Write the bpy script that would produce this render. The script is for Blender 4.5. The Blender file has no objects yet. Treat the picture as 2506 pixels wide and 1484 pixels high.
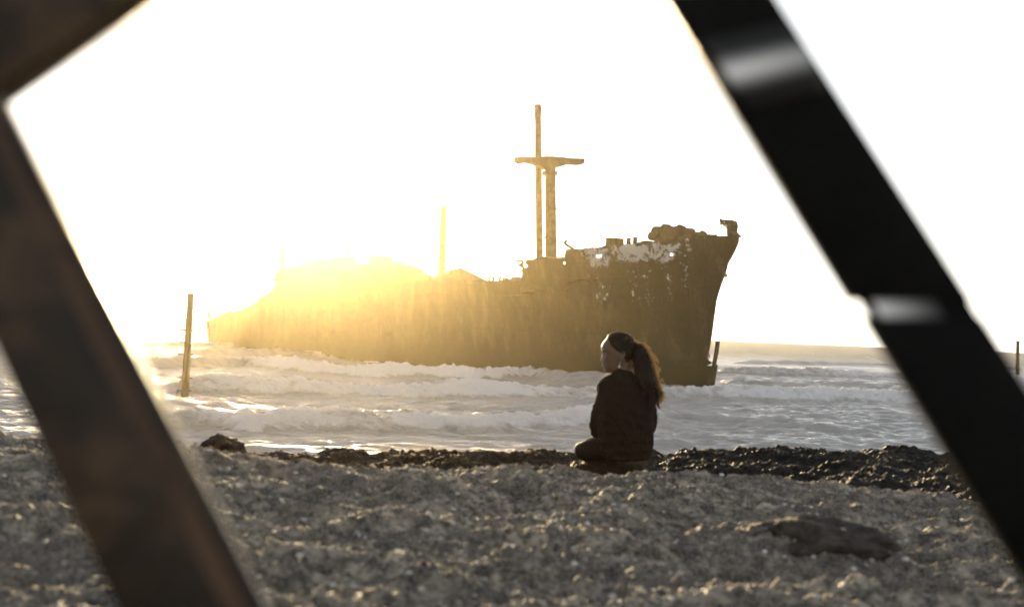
import bpy, bmesh, math, random
import numpy as np
from mathutils import Vector, Matrix, noise as mnoise

sc = bpy.context.scene
COL = sc.collection

# ------------------------------------------------------------------ camera
F_P = 3479.0                      # focal length in units of a 2505 wide frame
ROLL = math.radians(2.32)
PITCH = math.atan(55 / F_P)
EYE = Vector((0, 0, 3.3))
FW = Vector((0, math.cos(PITCH), math.sin(PITCH)))
ZP = Vector((0, -math.sin(PITCH), math.cos(PITCH)))
XP = Vector((1, 0, 0))
UP = math.cos(ROLL) * ZP - math.sin(ROLL) * XP
RT = math.cos(ROLL) * XP + math.sin(ROLL) * ZP
cam_d = bpy.data.cameras.new("camera")
cam = bpy.data.objects.new("camera", cam_d)
COL.objects.link(cam)
m = Matrix((RT, UP, -FW)).transposed().to_4x4()
m.translation = EYE
cam.matrix_world = m
cam_d.sensor_width = 36
cam_d.lens = 50
cam_d.clip_start = 0.05
cam_d.clip_end = 9000
cam_d.dof.use_dof = True
cam_d.dof.focus_distance = 18.0
cam_d.dof.aperture_fstop = 2.8
sc.camera = cam

# ------------------------------------------------------------------ light
SUN_EL = math.radians(5.2)
SUN_AZ = math.radians(-8.0)       # from +Y, negative = to the left
w = bpy.data.worlds.new("World"); sc.world = w; w.use_nodes = True
wn = w.node_tree.nodes
sky = wn.new('ShaderNodeTexSky'); sky.sky_type = 'NISHITA'; sky.sun_disc = False
sky.sun_elevation = SUN_EL; sky.sun_rotation = SUN_AZ
sky.air_density = 0.7; sky.dust_density = 0.0; sky.ozone_density = 1.5
bg = wn['Background']; bg.inputs[1].default_value = 0.08
hs = wn.new('ShaderNodeHueSaturation'); hs.inputs['Saturation'].default_value = 0.15
w.node_tree.links.new(sky.outputs[0], hs.inputs['Color']); w.node_tree.links.new(hs.outputs[0], bg.inputs[0])
sl = bpy.data.lights.new("sun", 'SUN'); sl.energy = 4.2; sl.angle = math.radians(0.5)
sl.color = (1.0, 0.76, 0.42)
so = bpy.data.objects.new("sun", sl); COL.objects.link(so)
sd = Vector((math.sin(SUN_AZ) * math.cos(SUN_EL), math.cos(SUN_AZ) * math.cos(SUN_EL), math.sin(SUN_EL)))
so.rotation_euler = sd.to_track_quat('Z', 'Y').to_euler()
so.location = (-20, 40, 30)
sc.view_settings.view_transform = 'Standard'
sc.view_settings.look = 'None'
sc.view_settings.exposure = 2.2
sc.view_settings.gamma = 1
sc.cycles.max_bounces = 6
sc.cycles.volume_bounces = 1
sc.cycles.transparent_max_bounces = 8
sc.cycles.use_denoising = True

# ------------------------------------------------------------------ helpers
def ray(px, py):
    px, py = float(px), float(py)
    return FW + (px - 1252.5) / F_P * RT - (py - 742) / F_P * UP
def on_z(px, py, z):
    d = ray(px, py); return EYE + d * ((z - EYE.z) / d.z)
def at_y(px, py, y):
    d = ray(px, py); return EYE + d * (y / d.y)

RNG = np.random.RandomState(7)
PERM = np.concatenate([RNG.permutation(512)] * 3)
GA = RNG.rand(512) * 2 * np.pi
def perlin(x, y, seed=0):
    x = np.asarray(x, float) + seed * 17.13; y = np.asarray(y, float) + seed * 9.71
    xi = np.floor(x).astype(int); yi = np.floor(y).astype(int)
    xf = x - xi; yf = y - yi
    u = xf * xf * xf * (xf * (xf * 6 - 15) + 10); v = yf * yf * yf * (yf * (yf * 6 - 15) + 10)
    def g(a, b):
        k = PERM[(PERM[(xi + a) & 511] + yi + b) & 511]
        t = GA[k]
        return np.cos(t) * (xf - a) + np.sin(t) * (yf - b)
    a = g(0, 0) * (1 - u) + g(1, 0) * u
    b = g(0, 1) * (1 - u) + g(1, 1) * u
    return (a * (1 - v) + b * v) * 1.5
def fbm(x, y, oct=4, seed=0, gain=0.5):
    s = 0; a = 1
    for k in range(oct):
        s = s + a * perlin(np.asarray(x) * 2 ** k, np.asarray(y) * 2 ** k, seed + k * 3); a *= gain
    return s
def smooth(a, b, x):
    t = np.clip((x - a) / (b - a), 0, 1); return t * t * (3 - 2 * t)

def props(o, label=None, cat=None, group=None, kind=None):
    if label: o['label'] = label
    if cat: o['category'] = cat
    if group: o['group'] = group
    if kind: o['kind'] = kind
    return o
def empty(name, loc=(0, 0, 0), rz=0.0):
    o = bpy.data.objects.new(name, None); COL.objects.link(o)
    o.empty_display_size = 0.3
    o.location = loc; o.rotation_euler = (0, 0, rz); return o
def link_mesh(name, me, mat, parent=None, shade=True):
    o = bpy.data.objects.new(name, me); COL.objects.link(o)
    if mat: me.materials.append(mat)
    if parent is not None: o.parent = parent
    if shade: me.polygons.foreach_set('use_smooth', [True] * len(me.polygons))
    return o
def from_bm(name, bm, mat, parent=None, shade=False):
    bmesh.ops.recalc_face_normals(bm, faces=bm.faces)
    me = bpy.data.meshes.new(name); bm.to_mesh(me); bm.free()
    return link_mesh(name, me, mat, parent, shade)
def grid_mesh(name, X, Y, Z, keep=None):
    X, Y, Z = np.broadcast_arrays(X, Y, Z)
    r, c = X.shape
    me = bpy.data.meshes.new(name)
    co = np.stack([X, Y, Z], -1).reshape(-1, 3)
    idx = np.arange(r * c).reshape(r, c)
    q = np.stack([idx[:-1, :-1], idx[:-1, 1:], idx[1:, 1:], idx[1:, :-1]], -1).reshape(-1, 4)
    if keep is not None: q = q[keep.reshape(-1)]
    me.vertices.add(len(co)); me.vertices.foreach_set('co', co.ravel())
    me.loops.add(q.size); me.loops.foreach_set('vertex_index', q.ravel())
    me.polygons.add(len(q)); me.polygons.foreach_set('loop_start', np.arange(0, q.size, 4))
    me.polygons.foreach_set('loop_total', np.full(len(q), 4))
    me.update(calc_edges=True); me.validate()
    return me
def box(bm, c, s, rot=None):
    r = bmesh.ops.create_cube(bm, size=1.0)
    M = Matrix.Translation(c) @ (rot.to_4x4() if rot is not None else Matrix()) @ Matrix.Diagonal((*s, 1))
    bmesh.ops.transform(bm, matrix=M, verts=r['verts']); return r['verts']
def tube(bm, pts, radii, seg=12, cap=True, sx=None):
    """swept tube with dome ends: pts list of Vector, radii list"""
    pts = [Vector(p) for p in pts]; n = len(pts); rings = []
    if not hasattr(radii, '__len__'): radii = [radii] * n
    up = None
    for i, p in enumerate(pts):
        t = (pts[min(i + 1, n - 1)] - pts[max(i - 1, 0)])
        if t.length < 1e-9: t = Vector((0, 0, 1))
        t.normalize()
        if up is None:
            up = t.cross(Vector((0.01, 1, 0.02)))
            if up.length < 0.1: up = t.cross(Vector((1, 0, 0)))
            up.normalize()
        up = (up - t * up.dot(t)).normalized()
        b = t.cross(up)
        r = radii[i]; q = sx[i] if sx else 1
        rings.append([bm.verts.new(p + up * math.cos(a) * r + b * math.sin(a) * r * q) for a in [k * 2 * math.pi / seg for k in range(seg)]])
    for i in range(n - 1):
        for k in range(seg):
            bm.faces.new((rings[i][k], rings[i][(k + 1) % seg], rings[i + 1][(k + 1) % seg], rings[i + 1][k]))
    if cap:
        for ring, p, q, r in ((rings[0], pts[0], pts[1], radii[0]), (rings[-1], pts[-1], pts[-2], radii[-1])):
            d = (p - q).normalized()
            c = bm.verts.new(p + d * r * (0.7 if cap == 'round' else 0.0))
            for k in range(seg): bm.faces.new((ring[k], ring[(k + 1) % seg], c))
def prism(bm, poly, off):
    """closed prism from a planar 3D polygon and an offset vector"""
    off = Vector(off)
    a = [bm.verts.new(p) for p in poly]; b = [bm.verts.new(Vector(p) + off) for p in poly]
    n = len(poly)
    bm.faces.new(a); bm.faces.new(b[::-1])
    for i in range(n): bm.faces.new((a[i], a[(i + 1) % n], b[(i + 1) % n], b[i]))

# ------------------------------------------------------------------ materials
class MatB:
    def __init__(s, name, rough=0.7, spec=0.5, metal=0.0):
        s.m = bpy.data.materials.new(name); s.m.use_nodes = True
        s.nt = s.m.node_tree; s.b = s.nt.nodes['Principled BSDF']
        s.b.inputs['Roughness'].default_value = rough
        s.b.inputs['Specular IOR Level'].default_value = spec
        s.b.inputs['Metallic'].default_value = metal
        s.tc = s.nt.nodes.new('ShaderNodeTexCoord')
    def n(s, t, **kw):
        nd = s.nt.nodes.new(t)
        for k, v in kw.items():
            if k.startswith('i_'): nd.inputs[k[2:].replace('_', ' ')].default_value = v
            else: setattr(nd, k, v)
        return nd
    def l(s, a, b): s.nt.links.new(a, b)
    def noise(s, scale, detail=4, rough=0.6, vec=None, stretch=None, coord='Object'):
        nd = s.n('ShaderNodeTexNoise'); nd.inputs['Scale'].default_value = scale
        nd.inputs['Detail'].default_value = detail; nd.inputs['Roughness'].default_value = rough
        mp = s.n('ShaderNodeMapping'); s.l(s.tc.outputs[coord], mp.inputs[0])
        if stretch: mp.inputs['Scale'].default_value = stretch
        s.l(mp.outputs[0], nd.inputs['Vector'])
        return nd.outputs['Fac']
    def ramp(s, fac, stops):
        r = s.n('ShaderNodeValToRGB'); e = r.color_ramp.elements
        while len(e) < len(stops): e.new(0.5)
        for k, (p, c) in enumerate(stops):
            e[k].position = p; e[k].color = (*c, 1) if len(c) == 3 else c
        s.l(fac, r.inputs[0]); return r.outputs[0]
    def mix(s, fac, a, b):
        mx = s.n('ShaderNodeMix'); mx.data_type = 'RGBA'
        for v, k in ((fac, 0), (a, 6), (b, 7)):
            if isinstance(v, tuple): mx.inputs[k].default_value = (*v, 1) if len(v) == 3 else v
            elif isinstance(v, (int, float)): mx.inputs[k].default_value = v
            else: s.l(v, mx.inputs[k])
        return mx.outputs[2]
    def math(s, op, a, b=0.0, clamp=False):
        mt = s.n('ShaderNodeMath'); mt.operation = op; mt.use_clamp = clamp
        for v, k in ((a, 0), (b, 1)):
            if isinstance(v, (int, float)): mt.inputs[k].default_value = v
            else: s.l(v, mt.inputs[k])
        return mt.outputs[0]
    def bump(s, h, dist, strength=1.0):
        b = s.n('ShaderNodeBump'); b.inputs['Distance'].default_value = dist
        b.inputs['Strength'].default_value = strength
        s.l(h, b.inputs['Height']); s.l(b.outputs[0], s.b.inputs['Normal'])
    def color(s, c):
        if isinstance(c, tuple): s.b.inputs['Base Color'].default_value = (*c, 1)
        else: s.l(c, s.b.inputs['Base Color'])

def mat_sand():
    M = MatB('sand', 0.75, 0.35)
    a = M.noise(15, 6, 0.72); b = M.noise(120, 3, 0.7)
    c = M.ramp(a, [(0.40, (0.035, 0.029, 0.022)), (0.5, (0.24, 0.203, 0.152)), (0.61, (0.68, 0.59, 0.46))])
    lo = M.noise(2.6, 4, 0.6, stretch=(0.7, 1.3, 1)); c = M.mix(M.ramp(lo, [(0.38, (0.75,) * 3), (0.6, (0, 0, 0))]), c, (0.08, 0.07, 0.056))
    M.color(M.mix(M.ramp(b, [(0.45, (0, 0, 0)), (0.7, (0.7, 0.7, 0.7))]), c, (0.55, 0.51, 0.46)))
    M.bump(M.math('ADD', a, M.math('MULTIPLY', b, 0.5)), 0.03)
    return M.m
def mat_rock():
    M = MatB('wet_rock', 0.7, 0.2)
    a = M.noise(7, 8, 0.72); b = M.noise(45, 5, 0.75)
    M.color(M.ramp(a, [(0.3, (0.005, 0.0047, 0.004)), (0.55, (0.013, 0.0118, 0.0095)), (0.8, (0.035, 0.031, 0.025))]))
    M.bump(M.math('ADD', a, b), 0.03)
    M.l(M.ramp(b, [(0.35, (0.45,) * 3), (0.6, (0.85,) * 3)]), M.b.inputs['Roughness'])
    return M.m
def mat_sea():
    M = MatB('sea_water', 0.12, 0.5)
    M.b.inputs['IOR'].default_value = 1.33
    at = M.n('ShaderNodeAttribute'); at.attribute_name = 'foam'
    f = at.outputs['Fac']
    n1 = M.noise(1.1, 9, 0.78, stretch=(0.8, 1.5, 1)); n2 = M.noise(7.0, 6, 0.75, stretch=(0.6, 1, 1))
    lace = M.math('ADD', M.math('MULTIPLY', n1, 0.7), M.math('MULTIPLY', n2, 0.5))
    k = M.math('ADD', f, M.math('SUBTRACT', lace, 1.05))
    mask = M.ramp(k, [(0.0, (0, 0, 0)), (0.30, (1, 1, 1))])
    M.color(M.mix(mask, (0.36, 0.36, 0.355), (0.88, 0.86, 0.88)))
    M.l(M.math('MULTIPLY', mask, 0.5), M.b.inputs['Subsurface Weight']); M.b.inputs['Subsurface Radius'].default_value = (1, 1, 1); M.b.inputs['Subsurface Scale'].default_value = 0.3
    M.l(M.ramp(mask, [(0, (0.14,) * 3), (1, (0.8,) * 3)]), M.b.inputs['Roughness'])
    w1 = M.noise(2.2, 7, 0.68, stretch=(0.4, 1, 1)); w2 = M.noise(11, 5, 0.7, stretch=(0.4, 1, 1))
    w0 = M.noise(0.45, 4, 0.6, stretch=(0.35, 1, 1))
    h = M.math('ADD', M.math('MULTIPLY', w1, 1.0), M.math('MULTIPLY', w2, 0.25)); h = M.math('ADD', h, M.math('MULTIPLY', w0, 2.2))
    h = M.math('ADD', h, M.math('MULTIPLY', M.math('MULTIPLY', n2, mask), 0.5))
    M.bump(h, 0.35, 1.0)
    bn = M.b.inputs['Normal'].links[0].from_socket      # facets too small and too far off for the bump to resolve
    fn = M.n('ShaderNodeTexNoise'); fn.inputs['Scale'].default_value = 2.4; fn.inputs['Detail'].default_value = 5; fn.inputs['Roughness'].default_value = 0.7
    mp = M.n('ShaderNodeMapping'); mp.inputs['Scale'].default_value = (0.35, 1, 1); M.l(M.tc.outputs['Object'], mp.inputs[0]); M.l(mp.outputs[0], fn.inputs['Vector'])
    v1 = M.n('ShaderNodeVectorMath', operation='SUBTRACT'); M.l(fn.outputs['Color'], v1.inputs[0]); v1.inputs[1].default_value = (0.5, 0.5, 0.5)
    sx = M.n('ShaderNodeSeparateXYZ'); M.l(M.tc.outputs['Object'], sx.inputs[0])
    far = M.n('ShaderNodeMapRange'); M.l(sx.outputs[1], far.inputs[0]); far.inputs[1].default_value = 90; far.inputs[2].default_value = 320; far.inputs[3].default_value = 1.3; far.inputs[4].default_value = 3.2
    cs = M.n('ShaderNodeCombineXYZ'); M.l(M.math('MULTIPLY', far.outputs[0], 0.4), cs.inputs[0]); M.l(far.outputs[0], cs.inputs[1])
    v2 = M.n('ShaderNodeVectorMath', operation='MULTIPLY'); M.l(v1.outputs[0], v2.inputs[0]); M.l(cs.outputs[0], v2.inputs[1])
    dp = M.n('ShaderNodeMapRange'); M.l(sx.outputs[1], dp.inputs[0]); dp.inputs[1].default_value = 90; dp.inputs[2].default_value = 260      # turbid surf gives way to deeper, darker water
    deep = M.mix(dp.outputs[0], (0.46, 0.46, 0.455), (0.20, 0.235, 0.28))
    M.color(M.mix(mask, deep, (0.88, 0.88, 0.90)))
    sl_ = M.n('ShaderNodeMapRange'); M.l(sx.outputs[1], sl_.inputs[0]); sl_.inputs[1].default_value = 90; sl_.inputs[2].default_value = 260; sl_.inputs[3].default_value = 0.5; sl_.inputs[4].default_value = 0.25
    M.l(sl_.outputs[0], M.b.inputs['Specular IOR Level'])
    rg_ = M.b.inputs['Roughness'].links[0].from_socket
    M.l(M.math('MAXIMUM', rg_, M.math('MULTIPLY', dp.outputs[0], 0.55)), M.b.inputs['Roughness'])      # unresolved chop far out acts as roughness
    v3 = M.n('ShaderNodeVectorMath', operation='ADD'); M.l(v2.outputs[0], v3.inputs[0]); M.l(bn, v3.inputs[1])
    v4 = M.n('ShaderNodeVectorMath', operation='NORMALIZE'); M.l(v3.outputs[0], v4.inputs[0]); M.l(v4.outputs[0], M.b.inputs['Normal'])
    return M.m
def mat_hull():
    M = MatB('rusted_steel', 0.8, 0.3)
    a = M.noise(0.55, 8, 0.7, stretch=(1.4, 1, 0.5)); b = M.noise(5, 6, 0.7, stretch=(2.2, 1, 0.35))
    base = M.ramp(a, [(0.40, (0.003, 0.0027, 0.0025)), (0.5, (0.010, 0.0085, 0.0075)), (0.63, (0.06, 0.042, 0.03))])
    base = M.mix(M.ramp(b, [(0.4, (0, 0, 0)), (0.7, (0.6,) * 3)]), base, (0.035, 0.03, 0.027))
    at = M.n('ShaderNodeAttribute'); at.attribute_name = 'paint'
    p1 = M.noise(3.0, 10, 0.8); p2 = M.noise(0.5, 4, 0.6, stretch=(1.5, 1, 0.5))
    k = M.math('ADD', at.outputs['Fac'], M.math('ADD', M.math('MULTIPLY', p1, 1.0), M.math('MULTIPLY', p2, 0.6)))
    mask = M.ramp(M.math('SUBTRACT', k, 1.0), [(0.27, (0, 0, 0)), (0.31, (1, 1, 1))])
    cx = M.n('ShaderNodeSeparateXYZ'); M.l(M.tc.outputs['Object'], cx.inputs[0])
    cb = M.n('ShaderNodeCombineXYZ'); M.l(cx.outputs[0], cb.inputs[0]); M.l(cx.outputs[2], cb.inputs[1])
    br = M.n('ShaderNodeTexBrick'); br.inputs['Scale'].default_value = 0.33; br.inputs['Mortar Size'].default_value = 0.012; br.inputs['Brick Width'].default_value = 1.9; br.inputs['Row Height'].default_value = 0.5
    M.l(cb.outputs[0], br.inputs['Vector'])
    base = M.mix(M.math('MULTIPLY', br.outputs['Fac'], 0.6), base, (0.01, 0.008, 0.007))
    tide = M.math('SUBTRACT', M.math('ADD', cx.outputs[2], M.math('MULTIPLY', a, 0.9)), 1.3, True)
    base = M.mix(tide, (0.012, 0.013, 0.010), base)
    M.color(M.mix(mask, base, (0.42, 0.41, 0.39)))
    M.bump(M.math('ADD', a, M.math('MULTIPLY', b, 0.5)), 0.12)
    return M.m
def mat_simple(name, c1, c2, scale, rough=0.7, spec=0.4, bump=0.0, stretch=None, metal=0.0):
    M = MatB(name, rough, spec, metal)
    a = M.noise(scale, 5, 0.65, stretch=stretch)
    M.color(M.ramp(a, [(0.35, c1), (0.65, c2)]))
    if bump: M.bump(a, bump)
    return M.m
M_SAND, M_ROCK, M_SEA, M_HULL = mat_sand(), mat_rock(), mat_sea(), mat_hull()
M_STEEL = mat_simple('rusted_fittings', (0.03, 0.022, 0.016), (0.09, 0.06, 0.04), 2.5, 0.85, 0.3, 0.03)
M_WOOD = mat_simple('weathered_pile', (0.035, 0.026, 0.018), (0.10, 0.07, 0.045), 3, 0.85, 0.3, 0.03, (2, 2, 0.4))

# ------------------------------------------------------------------ sea
def breaker(pts, z=0.0):
    q = [on_z(x, y, z) for x, y in pts]
    return np.array([p.x for p in q]), np.array([p.y for p in q])
# (crest polyline in the photo, height, foam amount at each vertex)
BREAKERS = [
    ([(300, 1045), (440, 1040), (560, 1042), (640, 1046), (780, 1040), (900, 1044), (1040, 1042), (1180, 1048), (1300, 1044), (1420, 1045), (1500, 1042), (1620, 1036), (1760, 1040), (1900, 1048), (2000, 1056), (2200, 1060)], 0.62,
     [.05, .5, .9, 1, .9, .7, .95, 1, .85, .9, .5, .12, .05, .05, 0, 0]),
    ([(350, 950), (450, 953), (560, 957), (700, 962), (860, 964), (1000, 966), (1140, 968), (1260, 972), (1400, 975), (1560, 972), (1700, 974), (1860, 978), (2000, 980), (2140, 982), (2260, 986), (2400, 990)], 0.72,
     [.2, .6, .8, .9, 1, 1, .95, .9, .7, .6, .7, .95, 1, 1, .9, .6]),
    ([(300, 896), (440, 898), (560, 896), (610, 894), (680, 903), (800, 914), (930, 920), (1060, 924), (1180, 926), (1290, 922), (1400, 936), (1600, 945)], 0.85,
     [.1, .15, .2, .6, 1, 1, 1, 1, 1, .8, 0, 0]),
    ([(400, 870), (560, 868), (700, 868), (800, 872), (900, 880), (1000, 884), (1080, 892), (1200, 900)], 0.6,
     [.15, .25, .3, .6, .5, .45, .2, 0]),
    ([(380, 846), (500, 846), (620, 851), (700, 856)], 0.4, [.4, .5, .4, 0]),
    ([(1740, 912), (1850, 916), (1960, 920), (2100, 922), (2230, 926), (2400, 932)], 0.75, [.5, .7, .6, .85, .8, .6]),
    ([(1760, 938), (1900, 940), (2050, 945), (2200, 952)], 0.5, [0, .05, .05, 0]),
    ([(1780, 888), (1900, 890), (2100, 893), (2400, 900)], 0.55, [.0, .25, .1, .3]),
    ([(2350, 898), (2420, 900), (2500, 905)], 0.6, [.5, .7, .6]),
    ([(1450, 1078), (1700, 1075), (1900, 1084), (2100, 1092)], 0.22, [0, 0, 0, 0]),
]
def build_sea():
    NR, NC = 820, 780
    ys = np.concatenate([np.geomspace(10.2, 27, 60)[:-1], np.geomspace(27, 150, 980)[:-1], np.geomspace(150, 760, 320)]); NR = len(ys)
    uu = np.linspace(-1, 1, NC)
    uu = np.sign(uu) * (0.82 * np.abs(uu) + 0.18 * np.abs(uu) ** 5)
    Y = np.repeat(ys[:, None], NC, 1)
    X = uu[None, :] * (0.47 * (Y + 14))
    dy = np.repeat(np.gradient(ys)[:, None], NC, 1)
    Z = np.zeros_like(X)
    rs = np.random.RandomState(3)
    amp_env = 1.0
    for k in range(54):
        lam = 0.34 * (1.078 ** k) * rs.uniform(0.93, 1.07)
        ang = rs.normal(0, 0.38 if lam < 2 else .28)
        a = 0.015 * lam if lam < 1.1 else 0.0165 * (lam / 1.1) ** -.12
        f = smooth(2.2, 4.0, lam / dy) * smooth(1.6, 3.0, lam / (0.94 * (Y + 14) / NC))
        kx, ky = math.sin(ang) * 2 * np.pi / lam, math.cos(ang) * 2 * np.pi / lam
        ph = rs.uniform(0, 6.28)
        wob = perlin(X / (lam * 3.1), Y / (lam * 3.1), k) * 2.2
        s = np.sin(kx * X + ky * Y + ph + wob)
        Z += a * f * (1 - 2 * (1 - (s * .5 + .5)) ** 0.8) 
    for k, (lx, ly, am) in enumerate([(3.2, 0.9, .035), (1.6, .45, .03), (.8, .24, .018)]):
        rg = 1 - np.abs(perlin(X / lx + .4 * Y / lx, Y / ly, 120 + k)) * 2
        Z += am * smooth(1.6, 3.2, ly / dy * 1.6) * rg * (0.55 + 0.6 * perlin(X / 9, Y / 6, 130 + k))
    near = smooth(8, 30, Y)
    Z *= 0.45 + 0.55 * near
    foam = np.zeros_like(X)
    jag = fbm(X / 1.9, Y / 1.9, 4, 5) * 0.75
    jag2 = fbm(X / 0.55, Y / 0.55, 3, 11)
    for pts, H, fo in BREAKERS:
        bx, by = breaker(pts)
        o = np.argsort(bx)
        yc = np.interp(X, bx[o], by[o]) + 1.1 * perlin(X / 6.0, X * 0 + H * 10) 
        env = np.interp(X, bx[o], np.ones(len(bx)), left=0, right=0)
        span = bx.max() - bx.min()
        ed = np.minimum(X - bx.min(), bx.max() - X)
        env = smooth(0, 0.06 * span, ed)
        fm = np.interp(X, bx[o], np.array(fo)[o]) * env
        d = Y - yc + jag * 0.35
        wf = 0.9 + 0.5 * (1 - fm); wb = 2.6
        prof = np.where(d < 0, np.exp(-(d / wf) ** 2), np.exp(-(d / wb) ** 2))
        hv = H * (0.8 + 0.35 * perlin(X / 4.0, X * 0 + H * 33 + 3))
        Z += env * hv * prof
        band = smooth(-2.6, -1.2, d) * (1 - smooth(0.1, 1.1, d))
        Z += fm * band * (0.12 * jag2 + 0.10 * np.abs(fbm(X / 0.42, Y / 0.34, 3, 21)) + .045 * fbm(X / .16, Y / .16, 3, 27, .7))
        Z += fm * H * 0.25 * smooth(-2.4, -1.4, d) * (1 - smooth(-1.2, 0, d))
        trail = smooth(-9, -2.0, d) * (1 - smooth(0.0, 7, d)) * 0.36
        core = band * (0.80 + 0.22 * jag2 + 0.12 * jag)
        foam = np.maximum(foam, fm * np.maximum(core * 1.15, trail))
    # wash along the hull side that faces the camera
    sb = at_y(1738, 948, 88); ss = at_y(505, 833, 178); u_ = (ss - sb); u_.z = 0; u_.normalize()
    S_ = (X - sb.x) * u_.x + (Y - sb.y) * u_.y; T_ = -(X - sb.x) * u_.y + (Y - sb.y) * u_.x
    dd = T_ - 8 * (1 - (1 - np.clip(S_ / 34, 0, 1)) ** 1.8)
    wash = smooth(-2.5, -0.2, dd) * (1 - smooth(0.3, 2.6, dd)) * (S_ > -2) * (S_ < 104)
    foam = np.maximum(foam, wash * (0.62 + 0.35 * perlin(X / 2.5, Y / 2.5, 90)))
    # whitecaps and thin foam streaks further out
    wc = perlin(X / 7.0, Y / 2.6, 40) + 0.6 * perlin(X / 2.2, Y / 0.9, 41)
    foam = np.maximum(foam, 0.8 * smooth(0.78, 0.95, wc) * smooth(60, 120, Y))
    st = smooth(0.15, 0.7, fbm(X / 9, Y / 3.2, 3, 44))
    foam = np.maximum(foam, 0.46 * st * (1 - smooth(110, 260, Y)))
    me = grid_mesh('water', X, Y, Z)
    at = me.attributes.new('foam', 'FLOAT', 'POINT')
    at.data.foreach_set('value', foam.ravel())
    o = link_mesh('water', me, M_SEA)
    props(o, 'bright rough sea with breaking white waves around the wreck', kind='structure')
build_sea()

# ------------------------------------------------------------------ beach and rocky shore
def crest_y(X): return 6.55 + 0.12 * X + 0.12 * np.sin(X * 1.7)
def build_beach():
    def height(X, Y):
        h = 2.548 + 0.05 * smooth(3.5, 6.3, Y) - 0.034 * X
        h = h + 0.04 * perlin(X / 0.8, Y / 0.6, 2) + 0.048 * perlin(X / 0.36, Y / 0.22, 3)
        cl = 0.45 + 0.75 * smooth(-.3, .5, perlin(X / 0.5, Y / 0.35, 71))
        r = fbm(X / 0.13, Y / 0.11, 3, 8, 0.6)
        h = h + 0.016 * r + cl * 0.038 * np.abs(perlin(X / 0.14, Y / 0.11, 13)) + cl * 0.022 * np.abs(perlin(X / 0.06, Y / 0.055, 14)) + 0.012 * np.abs(perlin(X / 0.03, Y / 0.028, 16)) + 0.005 * perlin(X / 0.018, Y / 0.018, 15)
        # low mound right of centre, with a hollow in front of it
        mx, my = 1.08, 4.95
        g = np.exp(-((X - mx) / 0.27) ** 2 - ((Y - my) / 0.16) ** 2)
        h = h + 0.085 * g - 0.05 * np.exp(-((X - mx) / 0.6) ** 2 - ((Y - my + 0.36) / 0.17) ** 2)
        h = h + 0.035 * np.exp(-((X - mx + .55) / 0.3) ** 2 - ((Y - my + .05) / 0.14) ** 2)
        # lip along the top of the bank, then the drop to the rock
        d = Y - crest_y(X)
        h = h + 0.018 * np.exp(-((d + 0.25) / 0.3) ** 2)
        h = h - 0.55 * smooth(0.0, 1.3, d)
        return h
    NC = 620
    uu = np.linspace(-1, 1, NC); uu = np.sign(uu) * (0.30 * np.abs(uu) + 0.7 * np.abs(uu) ** 9)
    ya = np.concatenate([np.linspace(-40, 0.5, 16)[:-1], np.linspace(0.5, 3.3, 60)[:-1], np.linspace(3.3, 7.3, 430)[:-1], np.linspace(7.3, 9.0, 12)])
    Y = np.repeat(ya[:, None], NC, 1)
    X = uu[None, :] * (1.9 * np.clip(Y, 3.3, 7.5) * 0.72 + 0)
    X = X + np.sign(uu)[None, :] * 60 * smooth(0.9, 1.0, np.abs(uu))[None, :]
    me = grid_mesh('sand', X, Y, height(X, Y))
    props(link_mesh('sand', me, M_SAND), 'lumpy grey beach sand lit from behind', kind='structure')
def shelf_h(X, Y):
    h = 2.405 + 0.012 * X + 0.085 * smooth(0.3, 2.2, X) - 0.08 * smooth(-1.8, -2.8, X) - 0.055 * smooth(-.5, -1.5, X)
    h = h + 0.045 * perlin(X / 0.9, Y / 0.9, 30) + 0.05 * fbm(X / 0.35, Y / 0.35, 3, 31, .55)
    flat = np.exp(-((X - 0.62) / 0.30) ** 2 - ((Y - 8.8) / 0.35) ** 2)
    h = h * (1 - 0.85 * flat) + 2.515 * 0.85 * flat
    h = h + 0.022 * np.abs(fbm(X / 0.085, Y / 0.085, 3, 36, .6)) + 0.010 * perlin(X / 0.03, Y / 0.03, 39)
    edge = 9.75 + 0.25 * perlin(X / 0.7, X * 0, 34)
    h = h + 0.035 * np.exp(-((Y - edge + .25) / 0.3) ** 2)
    h = h - 3.4 * smooth(0.0, 1.2, Y - edge)
    return h
def build_shelf():
    NC = 760
    uu = np.linspace(-1, 1, NC); uu = np.sign(uu) * (0.34 * np.abs(uu) + 0.66 * np.abs(uu) ** 9)
    ya = np.concatenate([np.linspace(6.0, 7.0, 40)[:-1], np.linspace(7.0, 10.3, 330)[:-1], np.linspace(10.3, 11.4, 30)])
    Y = np.repeat(ya[:, None], NC, 1)
    X = uu[None, :] * 11 + np.sign(uu)[None, :] * 60 * smooth(0.9, 1.0, np.abs(uu))[None, :]
    me = grid_mesh('rocky_shore', X, Y, shelf_h(X, Y))
    props(link_mesh('rocky_shore', me, M_ROCK), 'low dark wet rock shelf between sand and sea', kind='structure')
build_beach(); build_shelf()
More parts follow.
